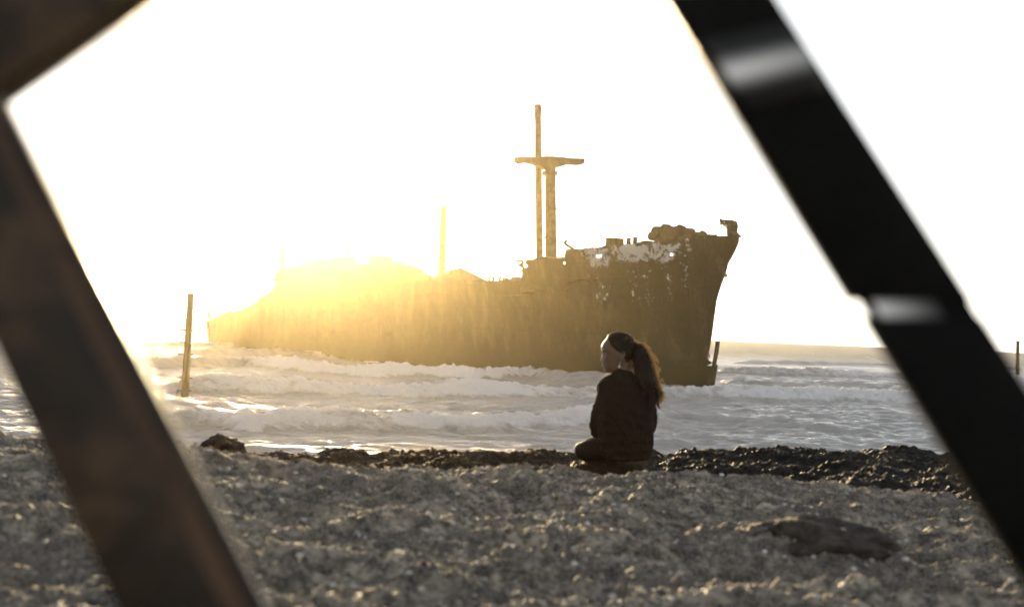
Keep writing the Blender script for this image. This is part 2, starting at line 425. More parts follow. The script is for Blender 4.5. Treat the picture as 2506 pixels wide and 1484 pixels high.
def build_pebbles():
    bm = bmesh.new(); bmesh.ops.create_icosphere(bm, subdivisions=1, radius=1)
    V = np.array([v.co[:] for v in bm.verts]); Fc = np.array([[v.index for v in f.verts] for f in bm.faces]); bm.free()
    me0 = bpy.data.objects['sand'].data
    co = np.empty(len(me0.vertices) * 3); me0.vertices.foreach_get('co', co); co = co.reshape(-1, 3)
    ok = np.where((co[:, 1] > 3.3) & (co[:, 1] < 6.9) & (np.abs(co[:, 0]) < 3.4))[0]
    rs = np.random.RandomState(5); N = 9000
    pick = rs.choice(ok, N, replace=False); C = co[pick]
    sz = 0.0025 + 0.010 * rs.rand(N) ** 4
    S = sz[:, None] * np.stack([rs.uniform(.8, 1.5, N), rs.uniform(.8, 1.5, N), rs.uniform(.45, .9, N)], -1)
    ang = rs.rand(N) * 6.28; ca, sa = np.cos(ang), np.sin(ang)
    P = V[None] * S[:, None] * (1 + rs.uniform(-.18, .18, (N, len(V), 1)))
    P = np.stack([P[..., 0] * ca[:, None] - P[..., 1] * sa[:, None], P[..., 0] * sa[:, None] + P[..., 1] * ca[:, None], P[..., 2]], -1)
    P = P + C[:, None] + np.array([0, 0, 1.0])[None, None] * (sz * .25)[:, None, None]
    T = (Fc[None] + (np.arange(N) * len(V))[:, None, None]).reshape(-1, 3)
    me = bpy.data.meshes.new('pebbles'); me.vertices.add(N * len(V)); me.vertices.foreach_set('co', P.ravel())
    me.loops.add(T.size); me.loops.foreach_set('vertex_index', T.ravel())
    me.polygons.add(len(T)); me.polygons.foreach_set('loop_start', np.arange(0, T.size, 3)); me.polygons.foreach_set('loop_total', np.full(len(T), 3))
    me.update(calc_edges=True)
    at = me.attributes.new('tone', 'FLOAT', 'POINT'); at.data.foreach_set('value', np.repeat(rs.rand(N), len(V)))
    M = MatB('pebble', 0.8, 0.2); a = M.n('ShaderNodeAttribute'); a.attribute_name = 'tone'
    M.color(M.ramp(a.outputs['Fac'], [(0.0, (0.05, 0.045, 0.04)), (0.5, (0.28, 0.25, 0.21)), (0.85, (0.5, 0.47, 0.42)), (1.0, (0.6, 0.58, 0.54))]))
    props(link_mesh('pebbles', me, M.m), 'small pale pebbles and shell bits strewn over the sand', kind='stuff')
build_pebbles()

def make_rock(name, loc, size, seed, label):
    bm = bmesh.new(); bmesh.ops.create_icosphere(bm, subdivisions=5, radius=1)
    for v in bm.verts:
        p = v.co.copy(); q = p + Vector((seed, seed, 0))
        r = 1 + 0.28 * mnoise.noise(q * 1.6) + 0.16 * mnoise.noise(q * 4) + 0.09 * abs(mnoise.noise(q * 9)) + 0.05 * mnoise.noise(q * 18)
        v.co = Vector((p.x * size[0], p.y * size[1], p.z * size[2])) * r
    o = from_bm(name, bm, M_ROCK, shade=True); o.location = loc
    return props(o, label, 'rock')
p = at_y(545, 1098, 9.0); make_rock('rock', (p.x, p.y, p.z - 0.02), (0.14, 0.14, 0.10), 3.0, 'rough dark boulder at the water edge left of the sand, beside the near frame bar')
mound_ = make_rock('rock', (1.09, 5.02, 2.578), (0.27, 0.19, 0.085), 8.0, 'low sand mound at lower right, its shaded slope painted dark')  # not a rock: body added for the shaded side of the sand mound
mound_.data.materials[0] = mat_simple('shaded_mound_sand', (0.022, 0.019, 0.016), (0.08, 0.07, 0.057), 18, 0.85, 0.15, 0.02)  # shade of the mound slope put into the colour

# ------------------------------------------------------------------ shipwreck
SB = at_y(1738, 948, 88); SB.z = 0
SS = at_y(505, 833, 178); SS.z = 0
SU = (SS - SB).normalized(); SN = Vector((-SU.y, SU.x, 0))
SHIP_RZ = math.atan2(SU.y, SU.x); SLEN = 101.0      # refined below so that the stern ends where it should
ship = empty('shipwreck', SB, SHIP_RZ)
props(ship, 'large rusted cargo ship aground in the shallows, bow to the right', 'ship')
def loc2(p): d = p - SB; return Vector((d.dot(SU), d.dot(SN), p.z))
def on_t(px, py, t):      # point where the sight line meets the lengthwise plane t
    d = ray(px, py); o = EYE - SB
    k = (t - o.dot(SN)) / d.dot(SN); return loc2(EYE + d * k)
def on_s(px, py, s):      # point where the sight line meets the crosswise plane s
    d = ray(px, py); o = EYE - SB
    k = (s - o.dot(SU)) / d.dot(SU); return loc2(EYE + d * k)
def beam_deck(s):
    s = np.clip(s, 0, None)
    b = 8 * (1 - (1 - np.clip(s / 22, 0, 1)) ** 2.0)
    return b * (1 - 0.22 * np.clip((s - (SLEN - 9)) / 9, 0, 1) ** 2.2)
def beam_wl(s):
    b = 8 * (1 - (1 - np.clip(s / 34, 0, 1)) ** 1.8)
    return b * (1 - 0.3 * np.clip((s - (SLEN - 12)) / 12, 0, 1) ** 2)
def stern_len():
    global SLEN
    best = None
    for L_ in np.arange(80, 112, .25):
        SLEN = float(L_); b = float(beam_deck(SLEN)); P_ = SB + SU * SLEN + SN * b - EYE + Vector((0, 0, 3))
        px = 1252.5 + F_P * P_.dot(RT) / P_.dot(FW)
        if best is None or abs(px - 504) < best[0]: best = (abs(px - 504), SLEN)
    SLEN = best[1]; print('SLEN', SLEN)
stern_len()
def hit_hull(px, py):
    d = ray(px, py); k = 60.0
    while k < 330:
        q = loc2(EYE + d * k)
        if q.x >= 0 and q.y <= beam_deck(q.x): return q
        k += 0.04
    return q
TOP_PTS = [(502, 784), (507, 779), (518, 777), (545, 766), (569, 760), (591, 759), (620, 743), (634, 729), (647, 721), (664, 714), (672, 697),
           (760, 696), (860, 693), (960, 688), (1040, 684), (1080, 682), (1140, 684), (1200, 686), (1242, 686.5), (1259, 685), (1275, 683)]
FORE_PTS = [(1277, 637), (1308, 629), (1359, 631), (1378, 629), (1379, 612), (1400, 608), (1441, 604), (1480, 600), (1515, 596), (1560, 590),
            (1609, 591), (1645, 584), (1682, 579), (1725, 580), (1762, 581), (1790, 575), (1800, 580)]
S_BREAK = hit_hull(1276, 660).x
tops = []
for p in TOP_PTS + FORE_PTS:
    q = hit_hull(*p); q.x = max(q.x, S_BREAK + .04) if p in TOP_PTS else min(q.x, S_BREAK - .04); tops.append(q)
tops.sort(key=lambda q: q.x)
ts_, tz_ = np.array([q.x for q in tops]), np.array([q.z for q in tops])
def top_z(s): return np.interp(s, ts_, tz_)
STEM = [(1807, 593), (1797, 616), (1781, 644), (1775, 669), (1764, 697), (1753, 734), (1747, 777), (1741, 823), (1735, 857), (1729, 872)]
STEM_L = [on_t(x, y, 0) for x, y in STEM]
STEM_LOW = [on_t(x, y, 0) for x, y in [(1727, 876), (1725, 893), (1739, 895), (1747, 891), (1743, 919), (1737, 949)]]
stz = np.array([q.z for q in (STEM_LOW[::-1] + STEM_L[::-1])]); sts = np.array([q.x for q in (STEM_LOW[::-1] + STEM_L[::-1])])
oz = np.argsort(stz); stz, sts = stz[oz], sts[oz]
def stem_s(z): return np.interp(z, stz, sts, left=sts[0], right=sts[-1])
HOLES = [(1465.5, 625, 4.5, 4.5), (1642, 621, 3.2, 5.5), (1289, 652, 2.2, 4.5), (1651, 659, 1.8, 1.8), (1381, 643, 2, 2), (1285, 647, 1.6, 1.6)]
SHM = Matrix.Translation(SB) @ Matrix.Rotation(SHIP_RZ, 4, 'Z')
def build_hull():
    zrows = 64
    s0 = np.sort(np.concatenate([np.linspace(0, 32, 190)[:-1], np.linspace(32, SLEN, 170), [S_BREAK - .035, S_BREAK + .035]]))
    for side in (1, -1):
        f = np.linspace(0, 1, zrows)
        # forecastle break: two nearly equal stations so the step stays sharp
        Sg = np.repeat(s0[None, :], zrows, 0)
        Tz = top_z(s0) + 0.10 * fbm(s0 / 0.9, s0 * 0 + side, 3, 50) * (s0 > 3)
        Zg = -1.6 + (Tz[None, :] + 1.6) * f[:, None]
        ff = np.clip(Zg / 8.5, 0, 1) ** 1.3
        bd = beam_deck(Sg) * ff + beam_wl(Sg) * (1 - ff)
        # stem rake: stations close to the bow slide along with the stem line
        sh = stem_s(Zg)
        wgt = np.clip(1 - Sg / 14, 0, 1) ** 2
        S2 = Sg + sh * wgt
        dent = 0.05 * perlin(S2 / 1.3, Zg / 1.3, 60) + 0.03 * perlin(S2 / 0.5, Zg / 0.5, 61) 
        T = side * np.maximum(bd + dent * np.clip(bd / 2, 0, 1), 0.0)
        keep = np.ones((zrows - 1, len(s0) - 1), bool)
        # holes, both plating sides
        cx = (S2[:-1, :-1] + S2[1:, 1:]) / 2; ct = (T[:-1, :-1] + T[1:, 1:]) / 2; cz = (Zg[:-1, :-1] + Zg[1:, 1:]) / 2
        wx = SB.x + cx * SU.x + ct * SN.x; wy = SB.y + cx * SU.y + ct * SN.y; wz = cz - 3.3
        dep = wx * FW.x + wy * FW.y + wz * FW.z
        px = 1252.5 + F_P * (wx * RT.x + wy * RT.y + wz * RT.z) / dep
        py = 742 - F_P * (wx * UP.x + wy * UP.y + wz * UP.z) / dep
        for hx, hy, rx, ry in HOLES:
            keep &= ((px - hx) / rx) ** 2 + ((py - hy) / ry) ** 2 > 1
        rnd = perlin(cx / 0.5, cz / 0.5, 77)
        keep &= ~((rnd > 0.9) & (cz > top_z(cx) - 1.0) & (cx > 16) & (cx < 60))
        me = grid_mesh('hull', S2, T, Zg, keep)
        zt = top_z(Sg); dz = zt - Zg
        pa = 0.53 * smooth(0.0, 0.25, dz) * (1 - smooth(1.1, 1.9, dz)) * smooth(1.2, 3.0, Sg) * (1 - smooth(7.3, 9.0, Sg))
        pa = np.maximum(pa, 0.40 * (1 - smooth(3.5, 6.5, dz)) * smooth(.5, 1.5, Sg) * (1 - smooth(7, 11, Sg)))
        pa = np.maximum(pa, 0.27 * (1 - smooth(7.5, 9, dz)) * smooth(.5, 1.5, Sg) * (1 - smooth(7, 11, Sg)))
        me.attributes.new('paint', 'FLOAT', 'POINT').data.foreach_set('value', pa.ravel())
        o = link_mesh('hull_plating', me, M_HULL, ship)
        sol = o.modifiers.new('t', 'SOLIDIFY'); sol.thickness = 0.04; sol.offset = 0
    # transom
    bm = bmesh.new(); z1 = float(top_z(SLEN)); b1 = float(beam_deck(SLEN)); b0 = float(beam_wl(SLEN))
    prism(bm, [(SLEN - .02, b0, -1.6), (SLEN - .02, b1, z1), (SLEN - .02, -b1, z1), (SLEN - .02, -b0, -1.6)], (0.1, 0, 0))
    from_bm('transom', bm, M_HULL, ship)
    # decks
    def deck(name, sa, sb, drop, n=30):
        bm = bmesh.new(); L = []; Rr = []
        for s in np.linspace(sa, sb, n):
            z = float(top_z(s)) - drop; b = float(beam_deck(s)) - 0.12
            L.append(bm.verts.new((s, b, z))); Rr.append(bm.verts.new((s, -b, z)))
        for i in range(n - 1): bm.faces.new((L[i], L[i + 1], Rr[i + 1], Rr[i]))
        o = from_bm(name, bm, M_STEEL, ship)
    deck('forecastle_deck', 1.2, S_BREAK - 0.1, 2.1)
    deck('main_deck', S_BREAK + 0.1, SLEN - 0.2, 1.0, 60)
    bm = bmesh.new(); b = float(beam_deck(S_BREAK)) - 0.1; z1 = float(top_z(S_BREAK - .3)); z0 = 5.5
    prism(bm, [(S_BREAK, b, z0), (S_BREAK, b, z1 - .5), (S_BREAK, b * .3, z1 - 0.9), (S_BREAK, -b, z1 - .8), (S_BREAK, -b, z0)], (0.08, 0, 0))
    from_bm('bulkhead', bm, M_HULL, ship)
build_hull()
# remains of the stem post and its low corner
bm = bmesh.new()
prism(bm, [on_t(x, y, 0.14) for x, y in [(1726, 894), (1739, 895), (1747, 891), (1743, 919), (1737.5, 953), (1715, 953), (1700, 894)]], (0, -0.28, 0))
from_bm('stem_foot', bm, M_HULL, ship)
bm = bmesh.new()
prism(bm, [on_t(x, y, 0.1) for x, y in [(1750.5, 834), (1755, 835), (1751.5, 862), (1745.5, 892), (1741, 893), (1747, 862)]], (0, -0.2, 0))
from_bm('stem_post', bm, M_STEEL, ship)
for x0, y0, x1, y1 in [(1733, 862, 1736, 876), (1731, 868, 1732, 882), (1775, 672, 1774, 684), (1778, 670, 1777, 678)]:
    bm = bmesh.new(); tube(bm, [on_t(x0, y0, 0), on_t((x0 + x1) / 2 + .8, (y0 + y1) / 2, 0.1), on_t(x1, y1, 0)], [0.05, 0.035, 0.02], 5)
    from_bm('torn_plate', bm, M_STEEL, ship)
# deckhouse (bridge front, crosswise) built on the plane s = 62
S_H = 61.0
def poly_s(pts, s): return [on_s(x, y, s) for x, y in pts]
bm = bmesh.new()
prism(bm, poly_s([(694, 712), (694, 668), (706, 655), (752, 646), (776, 633), (818, 626), (862, 628), (872, 633), (873, 644), (900.5, 644), (987, 645.5), (1006, 649), (1036.6, 658.5), (1037, 668), (1056, 673), (1062, 700), (1060, 712)], S_H), (2.4, 0, 0))
from_bm('deckhouse', bm, M_HULL, ship)
bm = bmesh.new(); prism(bm, poly_s([(910, 645), (911, 625), (938, 624), (960, 628), (961, 646)], S_H + 1), (0.9, 0, 0)); from_bm('bridge_house', bm, M_HULL, ship)
bm = bmesh.new(); prism(bm, poly_s([(962, 647), (962, 639), (986, 640.5), (987, 647)], S_H + .6), (0.9, 0, 0)); from_bm('wheelhouse_step', bm, M_HULL, ship)
bm = bmesh.new(); prism(bm, poly_s([(640, 687), (668, 682), (700, 668), (700, 690)], S_H + 1.2), (0.3, 0, 0)); from_bm('bridge_wing', bm, M_STEEL, ship)
# windows / openings on the bridge front
M_DARK = mat_simple('dark_opening', (0.006, 0.005, 0.005), (0.012, 0.01, 0.009), 4, 0.6, 0.3)
for k in range(7):
    x = 742 + k * 40
    bm = bmesh.new(); prism(bm, poly_s([(x, 660), (x + 15, 661), (x + 15, 671), (x, 670)], S_H - 0.04), (0.12, 0, 0))
    from_bm('deckhouse_window', bm, M_DARK, ship)
def ship_box(name, px, y0, y1, t, dx, dt, mat=M_STEEL):
    a = on_t(px, y0, t); b = on_t(px, y1, t)
    bm = bmesh.new(); box(bm, (a.x, t, (a.z + b.z) / 2), (dx, dt, abs(a.z - b.z))); return from_bm(name, bm, mat, ship)
# tall funnel post, thin masts
def mast(name, pts, s, radii, mat=M_STEEL, seg=14):
    bm = bmesh.new(); tube(bm, [on_s(x, y, s) for x, y in pts], radii, seg); return from_bm(name, bm, mat, ship, True)
mast('funnel', [(691, 690), (691, 606)], S_H + 3, [0.40, 0.36])
mast('mast', [(850, 660), (851, 627), (853, 560), (856, 500)], S_H + 1, [0.24, 0.22, 0.15, 0.08])
mast('mast', [(1079, 712), (1080.5, 668), (1083, 585), (1085.5, 504.5)], 34.0, [0.31, 0.30, 0.28, 0.25])
bm = bmesh.new(); p0 = on_s(1085.2, 517, 34.0); tube(bm, [p0 - Vector((0, 0, .06)), p0 + Vector((0, 0, .06))], 0.26, 14)
from_bm('mast_band', bm, M_STEEL, ship)
ml = mast('mast', [(1320.5, 640), (1319, 560), (1318, 480), (1317, 400), (1316.5, 310), (1315.5, 256)], 17.0, [0.25, 0.25, 0.245, 0.25, 0.225, 0.22])
bm = bmesh.new()
for y in (259, 263, 270, 275, 279, 284):
    p0 = on_s(1315.8 + random.Random(y).uniform(-.8, .8), y, 17.0); tube(bm, [p0 - Vector((0, 0, .05)), p0 + Vector((0, 0, .05))], 0.22 + 0.04 * random.Random(y).random(), 10)
for y, dx in ((262, -1), (266, 1), (272, -1), (277, 1), (281, -1), (283, 1)):
    p0 = on_s(1315.8 + dx * 7.4, y, 17.0); box(bm, p0, (0.06, 0.1, 0.08))
from_bm('mast_cap', bm, M_STEEL, ship)
KS = 16.4
kp = mast('kingpost', [(1348, 642), (1348, 600), (1347, 520), (1346.5, 440), (1346, 408)], KS, [0.41, 0.41, 0.39, 0.38, 0.385], seg=18)
bm = bmesh.new()
up = [(1266, 384), (1280, 382.8), (1300, 384), (1311, 384.2), (1335, 382), (1355, 382), (1368, 384.5), (1379, 384), (1391, 386.5), (1430, 387.8)]
lo = [(1430, 398), (1424, 402), (1417, 404), (1405, 402.5), (1388, 402), (1370, 408), (1356, 412), (1336, 414.5), (1325, 408), (1310, 402), (1292, 398), (1283, 397), (1277, 400), (1270, 398), (1266, 395)]
prism(bm, [on_s(x, y, KS - 0.25) for x, y in up + lo], (0.5, 0, 0)); from_bm('crosstree', bm, M_STEEL, ship)
for x, y, r in ((1333, 424, .30), (1358, 424, .26), (1334.5, 581, .14), (1359, 511, .12)):
    p0 = on_s(x, y, KS); bm = bmesh.new(); box(bm, p0, (0.3, r * 0.9, 0.28 if r > .2 else .12))
    from_bm('mast_bracket', bm, M_STEEL, ship)
for x0, y0, x1, y1 in [(1278, 398, 1274, 424), (1427, 402, 1428, 422), (1307, 286, 1306.8, 306)]:
    bm = bmesh.new(); tube(bm, [on_s(x0, y0, KS), on_s((x0 + x1) / 2 - .4, (y0 + y1) / 2, KS), on_s(x1, y1, KS)], 0.012, 4)
    from_bm('hanging_wire', bm, M_STEEL, ship)
bm = bmesh.new(); tube(bm, [on_s(1359, 627, KS), on_s(1370, 627.5, KS), on_s(1379, 630, KS)], 0.03, 5)
from_bm('hanging_wire', bm, M_STEEL, ship)
# collapsed roof plate amidships, pierced by rust
def plate():
    s = 24.0
    P = [(1040, 700), (1050, 675), (1059, 677), (1087, 664), (1099, 661), (1118, 656), (1141, 648.5), (1165, 662), (1191, 676), (1200, 680), (1210, 700)]
    rs = random.Random(4)
    xs = np.linspace(1040, 1210, 120); top = np.interp(xs, [p[0] for p in P], [p[1] for p in P])
    rows = 40; X = np.zeros((rows, 120)); Yy = np.zeros_like(X); Z = np.zeros_like(X)
    keep = np.ones((rows - 1, 119), bool)
    holes = [(rs.uniform(1108, 1150), rs.uniform(656, 676), rs.uniform(.8, 1.9)) for _ in range(17)] + [(1128, 669, 2.4), (1162, 664, 1.6), (1094, 669, 1.3)]
    for j in range(60):
        for i in range(rows):
            py = 702 + (top[j] - 702) * i / (rows - 1)
            q = on_t(xs[j], py, 5.0); X[i, j], Yy[i, j], Z[i, j] = q
            if i < rows - 1 and j < 119:
                for hx, hy, hr in holes:
                    if (xs[j] - hx) ** 2 + (py - hy) ** 2 < hr * hr: keep[i, j] = False
    o = link_mesh('collapsed_roof', grid_mesh('collapsed_roof', X, Yy, Z, keep), M_STEEL, ship, False)
    so_ = o.modifiers.new('t', 'SOLIDIFY'); so_.thickness = 0.06
plate()
bm = bmesh.new()
tube(bm, [on_t(1188, 677, 5.5), on_t(1210, 677.6, 5.5), on_t(1230, 677.8, 5.5)], 0.05, 6)
for x, y in ((1196, 688), (1206, 689), (1222, 688)): tube(bm, [on_t(x, y, 5.5), on_t(x + 2, 677.5, 5.5)], 0.09, 6)
from_bm('bent_rail', bm, M_STEEL, ship)
def debris(name, items, t, seed, mat=M_STEEL):
    bm = bmesh.new(); rs = random.Random(seed)
    for x, y, r in items:
        c = on_t(x, y, t); R_ = on_t(x + r, y, t); k = (SHM @ R_ - SHM @ c).length
        q = bmesh.ops.create_icosphere(bm, subdivisions=3, radius=1)['verts']
        for v in q:
            n_ = 1 + 0.3 * mnoise.noise(v.co * 2.2 + Vector((x, y, 0))) + .12 * mnoise.noise(v.co * 6)
            v.co = c + Vector((v.co.x * k * 1.2, v.co.y * k * .9, v.co.z * k)) * n_
    return from_bm(name, bm, mat, ship, True)
debris('wreckage', [(1236, 689, 5), (1248, 690, 4), (1258, 687, 5), (1268, 686, 5), (1272, 684, 3)], 6.0, 1)
# forecastle fittings
def fore_t(px, py): q = hit_hull(px, py); return q.y - 0.6
def revolve(name, x0, x1, y0, y1, prof):
    t = fore_t((x0 + x1) / 2, y1) ; c0 = on_t((x0 + x1) / 2, y1, t); c1 = on_t((x0 + x1) / 2, y0, t)
    a = SHM @ on_t(x0, y0, t); b = SHM @ on_t(x1, y0, t); r = (a - b).length / 2 * 0.7
    c1 = Vector((c0.x, c0.y, c1.z)); bm = bmesh.new()
    tube(bm, [c0.lerp(c1, k) for k, _ in prof], [r * q for _, q in prof], 14); return from_bm(name, bm, M_STEEL, ship, False)
BP = [(-0.3, .8), (0, .82), (.7, .78), (.86, .8), (.88, 1.0), (.98, 1.02), (1.0, .95)]
revolve('bollard', 1532, 1543, 581.5, 599, BP); revolve('bollard', 1548, 1559, 579.5, 592, BP)
revolve('bollard', 1481, 1495, 582, 603, BP); revolve('bollard', 1501, 1511, 581.5, 601, BP)
bm = bmesh.new(); t = fore_t(1490, 602) - .2
prism(bm, [on_t(x, y, t) for x, y in [(1483, 603), (1483, 583), (1488, 580.5), (1501, 581.5), (1501, 603)]], (0, -0.8, 0)); from_bm('bitts_plate', bm, M_STEEL, ship)
t = fore_t(1395, 612)
bm = bmesh.new(); tube(bm, [on_t(x, y, t) for x, y in [(1404, 611), (1396, 605), (1387, 599), (1383, 596), (1382, 592.5), (1384.5, 589.8), (1388, 589.5)]], [.11, .10, .10, .10, .10, .10, .06], 8)
from_bm('davit', bm, M_STEEL, ship, True)
wt = fore_t(1645, 590) - 0.3
debris('windlass', [(1614, 581, 9), (1618, 570, 8), (1626, 567, 11), (1636, 568, 10), (1646, 570, 9), (1655, 568, 9), (1663, 567, 10), (1671, 573, 9), (1633, 580, 14), (1648, 580, 14), (1664, 582, 12), (1676, 584, 8)], wt, 5)
bm = bmesh.new()
for x, y, r in ((1612, 579, 8), (1622, 571, 12), (1665, 572, 12)):   # the windlass drums
    c = on_t(x, y, wt); q = on_t(x + r, y, wt); k = (q - c).length
    tube(bm, [c + Vector((0, .7, 0)), c + Vector((0, .62, 0)), c - Vector((0, .9, 0))], [k * .75, k * .8, k * .8], 18)
from_bm('winch_drum', bm, M_STEEL, ship)
debris('deck_wreckage', [(1684, 577, 5), (1692, 573, 4), (1700, 574, 4), (1707, 575, 5), (1716, 573, 4), (1718, 569, 3.4), (1722, 574, 4.5), (1735, 579, 4), (1744, 578, 3)], fore_t(1705, 582) - .2, 6)
mast2 = bmesh.new(); q = on_t(1751, 582, 0.6); tube(mast2, [q, on_t(1751, 573.5, 0.6)], 0.075, 8); from_bm('stanchion', mast2, M_STEEL, ship)
# lattice platform at the very bow
bm = bmesh.new(); rs = random.Random(9)
def tq(x, y, d=0.0): return on_t(x, y, 0.2 + d)
prism(bm, [tq(x, y) for x, y in [(1781, 578), (1783, 566), (1779, 556), (1777, 549), (1776, 541), (1782, 538.8), (1787, 541), (1790, 551), (1787.5, 566), (1796, 575), (1800, 580)]], (0, -0.5, 0))
for k in range(34):
    x = rs.uniform(1762, 1778) if k < 22 else rs.uniform(1777, 1793); y = rs.uniform(539, 549 if x < 1770 else 555)
    x2 = x + rs.uniform(-6, 6); y2 = y + rs.uniform(-4, 4); x2 = min(max(x2, 1761), 1793)
    tube(bm, [tq(x, y, rs.uniform(-.4, .2)), tq(x2, y2, rs.uniform(-.4, .2))], rs.uniform(.03, .07), 5)
for a, b in (((1761, 539), (1793, 539.5)), ((1793, 539), (1789, 556)), ((1762, 540), (1765, 549)), ((1764, 546), (1778, 549)), ((1768, 548), (1768, 541))): tube(bm, [tq(*a), tq(*b)], 0.05, 5)
for k in range(12):
    y = 553 + k * 2; tube(bm, [tq(1777 + (k % 3) * 1.5, y), tq(1783, y + 1.5)], .035, 4)
from_bm('bow_platform', bm, M_STEEL, ship)
bm = bmesh.new()
for x in (1765, 1773.5): tube(bm, [tq(x, 547), tq(x + .2, 581)], 0.022, 5)
from_bm('platform_leg', bm, M_STEEL, ship)
# stern rail post and the ledges of the torn forecastle edge
ship_box('stern_post', 511.5, 762, 780, 7.4, 0.35, 0.35)
for pts in ([(1262, 640), (1261, 634.5), (1272, 634), (1280, 640)], [(1268, 662), (1277, 659), (1277, 664)], [(1266, 649), (1277, 640), (1278, 656)]):
    bm = bmesh.new(); q = hit_hull(1277, 655); prism(bm, [on_t(x, y, q.y - .1) for x, y in pts], (0, -0.15, 0)); from_bm('torn_plate', bm, M_STEEL, ship)

# ------------------------------------------------------------------ marker posts
def post(base, top, dist, r0, r1, pegs, label, rope=None):
    b = at_y(base[0], base[1], dist); tp = at_y(top[0], top[1], dist); b2 = b + (b - tp) * 0.25
    root = empty('marker_post', b); props(root, label, 'post', 'wooden posts standing in the sea')
    bm = bmesh.new(); n = 24; pts = [b2.lerp(tp, k / n) - b for k in range(n + 1)]
    rad = []
    for k in range(n + 1):
        f = k / n; r = r0 + (r1 - r0) * f
        rad.append(r * (1 + 0.04 * math.sin(k * 1.7) + (0.03 if k % 3 == 0 else 0)))
    tube(bm, pts, rad, 14); from_bm('pole', bm, M_WOOD, root, False)
    ax = (tp - b).normalized(); side = Vector((1, 0, 0))
    for f in pegs:
        c = b.lerp(tp, f) - b; r = r0 + (r1 - r0) * f
        bm = bmesh.new(); tube(bm, [c - side * (r + .22 * random.Random(f).uniform(.7, 1.1)), c + side * (r + .10)], 0.028, 8); from_bm('peg', bm, M_STEEL, root)
    if rope:
        bm = bmesh.new(); tube(bm, [at_y(x, y, dist) - b for x, y in rope], 0.014, 5); from_bm('rope', bm, M_STEEL, root, True)
post((451, 984), (467, 717), 56, 0.165, 0.125, [.11, .225, .44, .55, .66, .76, .865],
     'leaning wooden post with side pegs standing in the surf left of the wreck', [(443, 918), (438, 950), (429, 969), (421, 982)])
post((2488, 931), (2490, 833), 168, 0.21, 0.20, [.2, .35, .5, .65, .8, .93],
     'distant thin post in the sea at the right edge, beyond the slanting black bar')

# ------------------------------------------------------------------ frame the photo is taken through
FN = Vector((-0.1, 1, 0)).normalized(); FA = 1.25 / math.sqrt(1 + .1 ** 2)
def on_frame(px, py):
    d = ray(px, py); k = (FA - EYE.dot(FN)) / d.dot(FN); return EYE + d * k
def seg_at(p, q, f): return p + (q - p) * f
M_FR = MatB('black_painted_metal', 0.5, 0.04)
a_ = M_FR.noise(14, 6, 0.7); b_ = M_FR.noise(60, 4, 0.6)
M_FR.color(M_FR.ramp(a_, [(0.35, (0.003, 0.003, 0.003)), (0.6, (0.005, 0.005, 0.0048)), (0.75, (0.010, 0.0095, 0.009))]))
M_FR.bump(b_, 0.002); M_FR = M_FR.m
M_FRB = MatB('glare_tinted_metal', 0.45, 0.2)  # frame metal with the warm lens glare put into its brown
a_ = M_FRB.noise(3.2, 5, 0.6); b_ = M_FRB.noise(60, 4, 0.6)
M_FRB.color(M_FRB.ramp(a_, [(0.38, (0.005, 0.003, 0.0015)), (0.5, (0.020, 0.0115, 0.0055)), (0.62, (0.09, 0.052, 0.024))]))
M_FRB.bump(b_, 0.002); M_FRB = M_FRB.m
frame = empty('metal_frame', (0, 0, 0))
props(frame, 'tilted black metal frame close to the lens with its corner stuck in the sand', 'frame')
TH_ = FN * 0.06
def bar(name, quad, mat, bev=0.006, th=1.0):
    bm = bmesh.new(); prism(bm, quad, TH_ * th)
    o = from_bm(name, bm, mat, frame); md = o.modifiers.new('b', 'BEVEL'); md.width = bev; md.segments = 3; md.limit_method = 'ANGLE'
    o.data.polygons.foreach_set('use_smooth', [True] * len(o.data.polygons)); return o
# left bar: inner edge A->..., outer edge
Ai, Bi = on_frame(-4, 226), on_frame(648, 1484)
Ao, Bo = on_frame(-405, 0), on_frame(280, 1484)
d_ = Bi - Ai
kf = 2.1
Bi2 = Ai + d_ * kf
do_ = Bo - Ao
Bo2 = Ao + do_ * (kf * 0.86)
bar('rail', [Ai, Bi2, Bo2, Ao + do_ * 0.13], M_FRB, .004, .5)
M_STRIP = mat_simple('edge_highlight_brown', (0.03, 0.018, 0.011), (0.08, 0.048, 0.03), 5, 0.6, 0.2)  # lighter brown for the highlight painted along the rail edge
w_a, w_b = Ao + do_ * 0.13 - Ai, Bo2 - Bi2
bm = bmesh.new(); prism(bm, [Ai + w_a * .12 - FN * .002, Bi2 + w_b * .12 - FN * .002, Bi2 + w_b * .30 - FN * .002, Ai + w_a * .26 - FN * .002], FN * .004)
from_bm('edge_highlight', bm, M_STRIP, frame)
Du, Di = on_frame(345 - 14, 0), on_frame(15, 235)
e_ = (on_frame(336, -9) - on_frame(-4, 226))
Tin = Ai + e_ * 3.60
upn = FN.cross(e_).normalized()
if upn.z < 0: upn = -upn
WB = 0.13
bar('rail', [Ai + TH_ * 0 - e_.normalized() * 0.065 , Tin + e_.normalized() * .04, Tin + e_.normalized() * .04 + upn * WB, Ai - e_.normalized() * 0.065 + upn * WB], M_FRB)
Ri, Ri2 = on_frame(1646, 0), on_frame(2494, 1384)
Ro, Ro2 = on_frame(1902, 0), on_frame(2802, 1384)
r_ = Ri2 - Ri; ro_ = Ro2 - Ro
wv_ = (Ro - Ri) / 240
bar('rail', [Ri - r_ * .62 - wv_ * 5, Ri + r_ * 0.527 - wv_ * 5, Ro + ro_ * 0.527 + wv_ * 2, Ro - ro_ * .62 + wv_ * 2], M_FR, .0025, .45)
bar('rail', [Ri + r_ * 0.556 + wv_ * 4, Ri + r_ * 1.28, Ro + ro_ * 1.28 - wv_ * 1, Ro + ro_ * 0.556 - wv_ * 1], M_FR, .0025, .45)
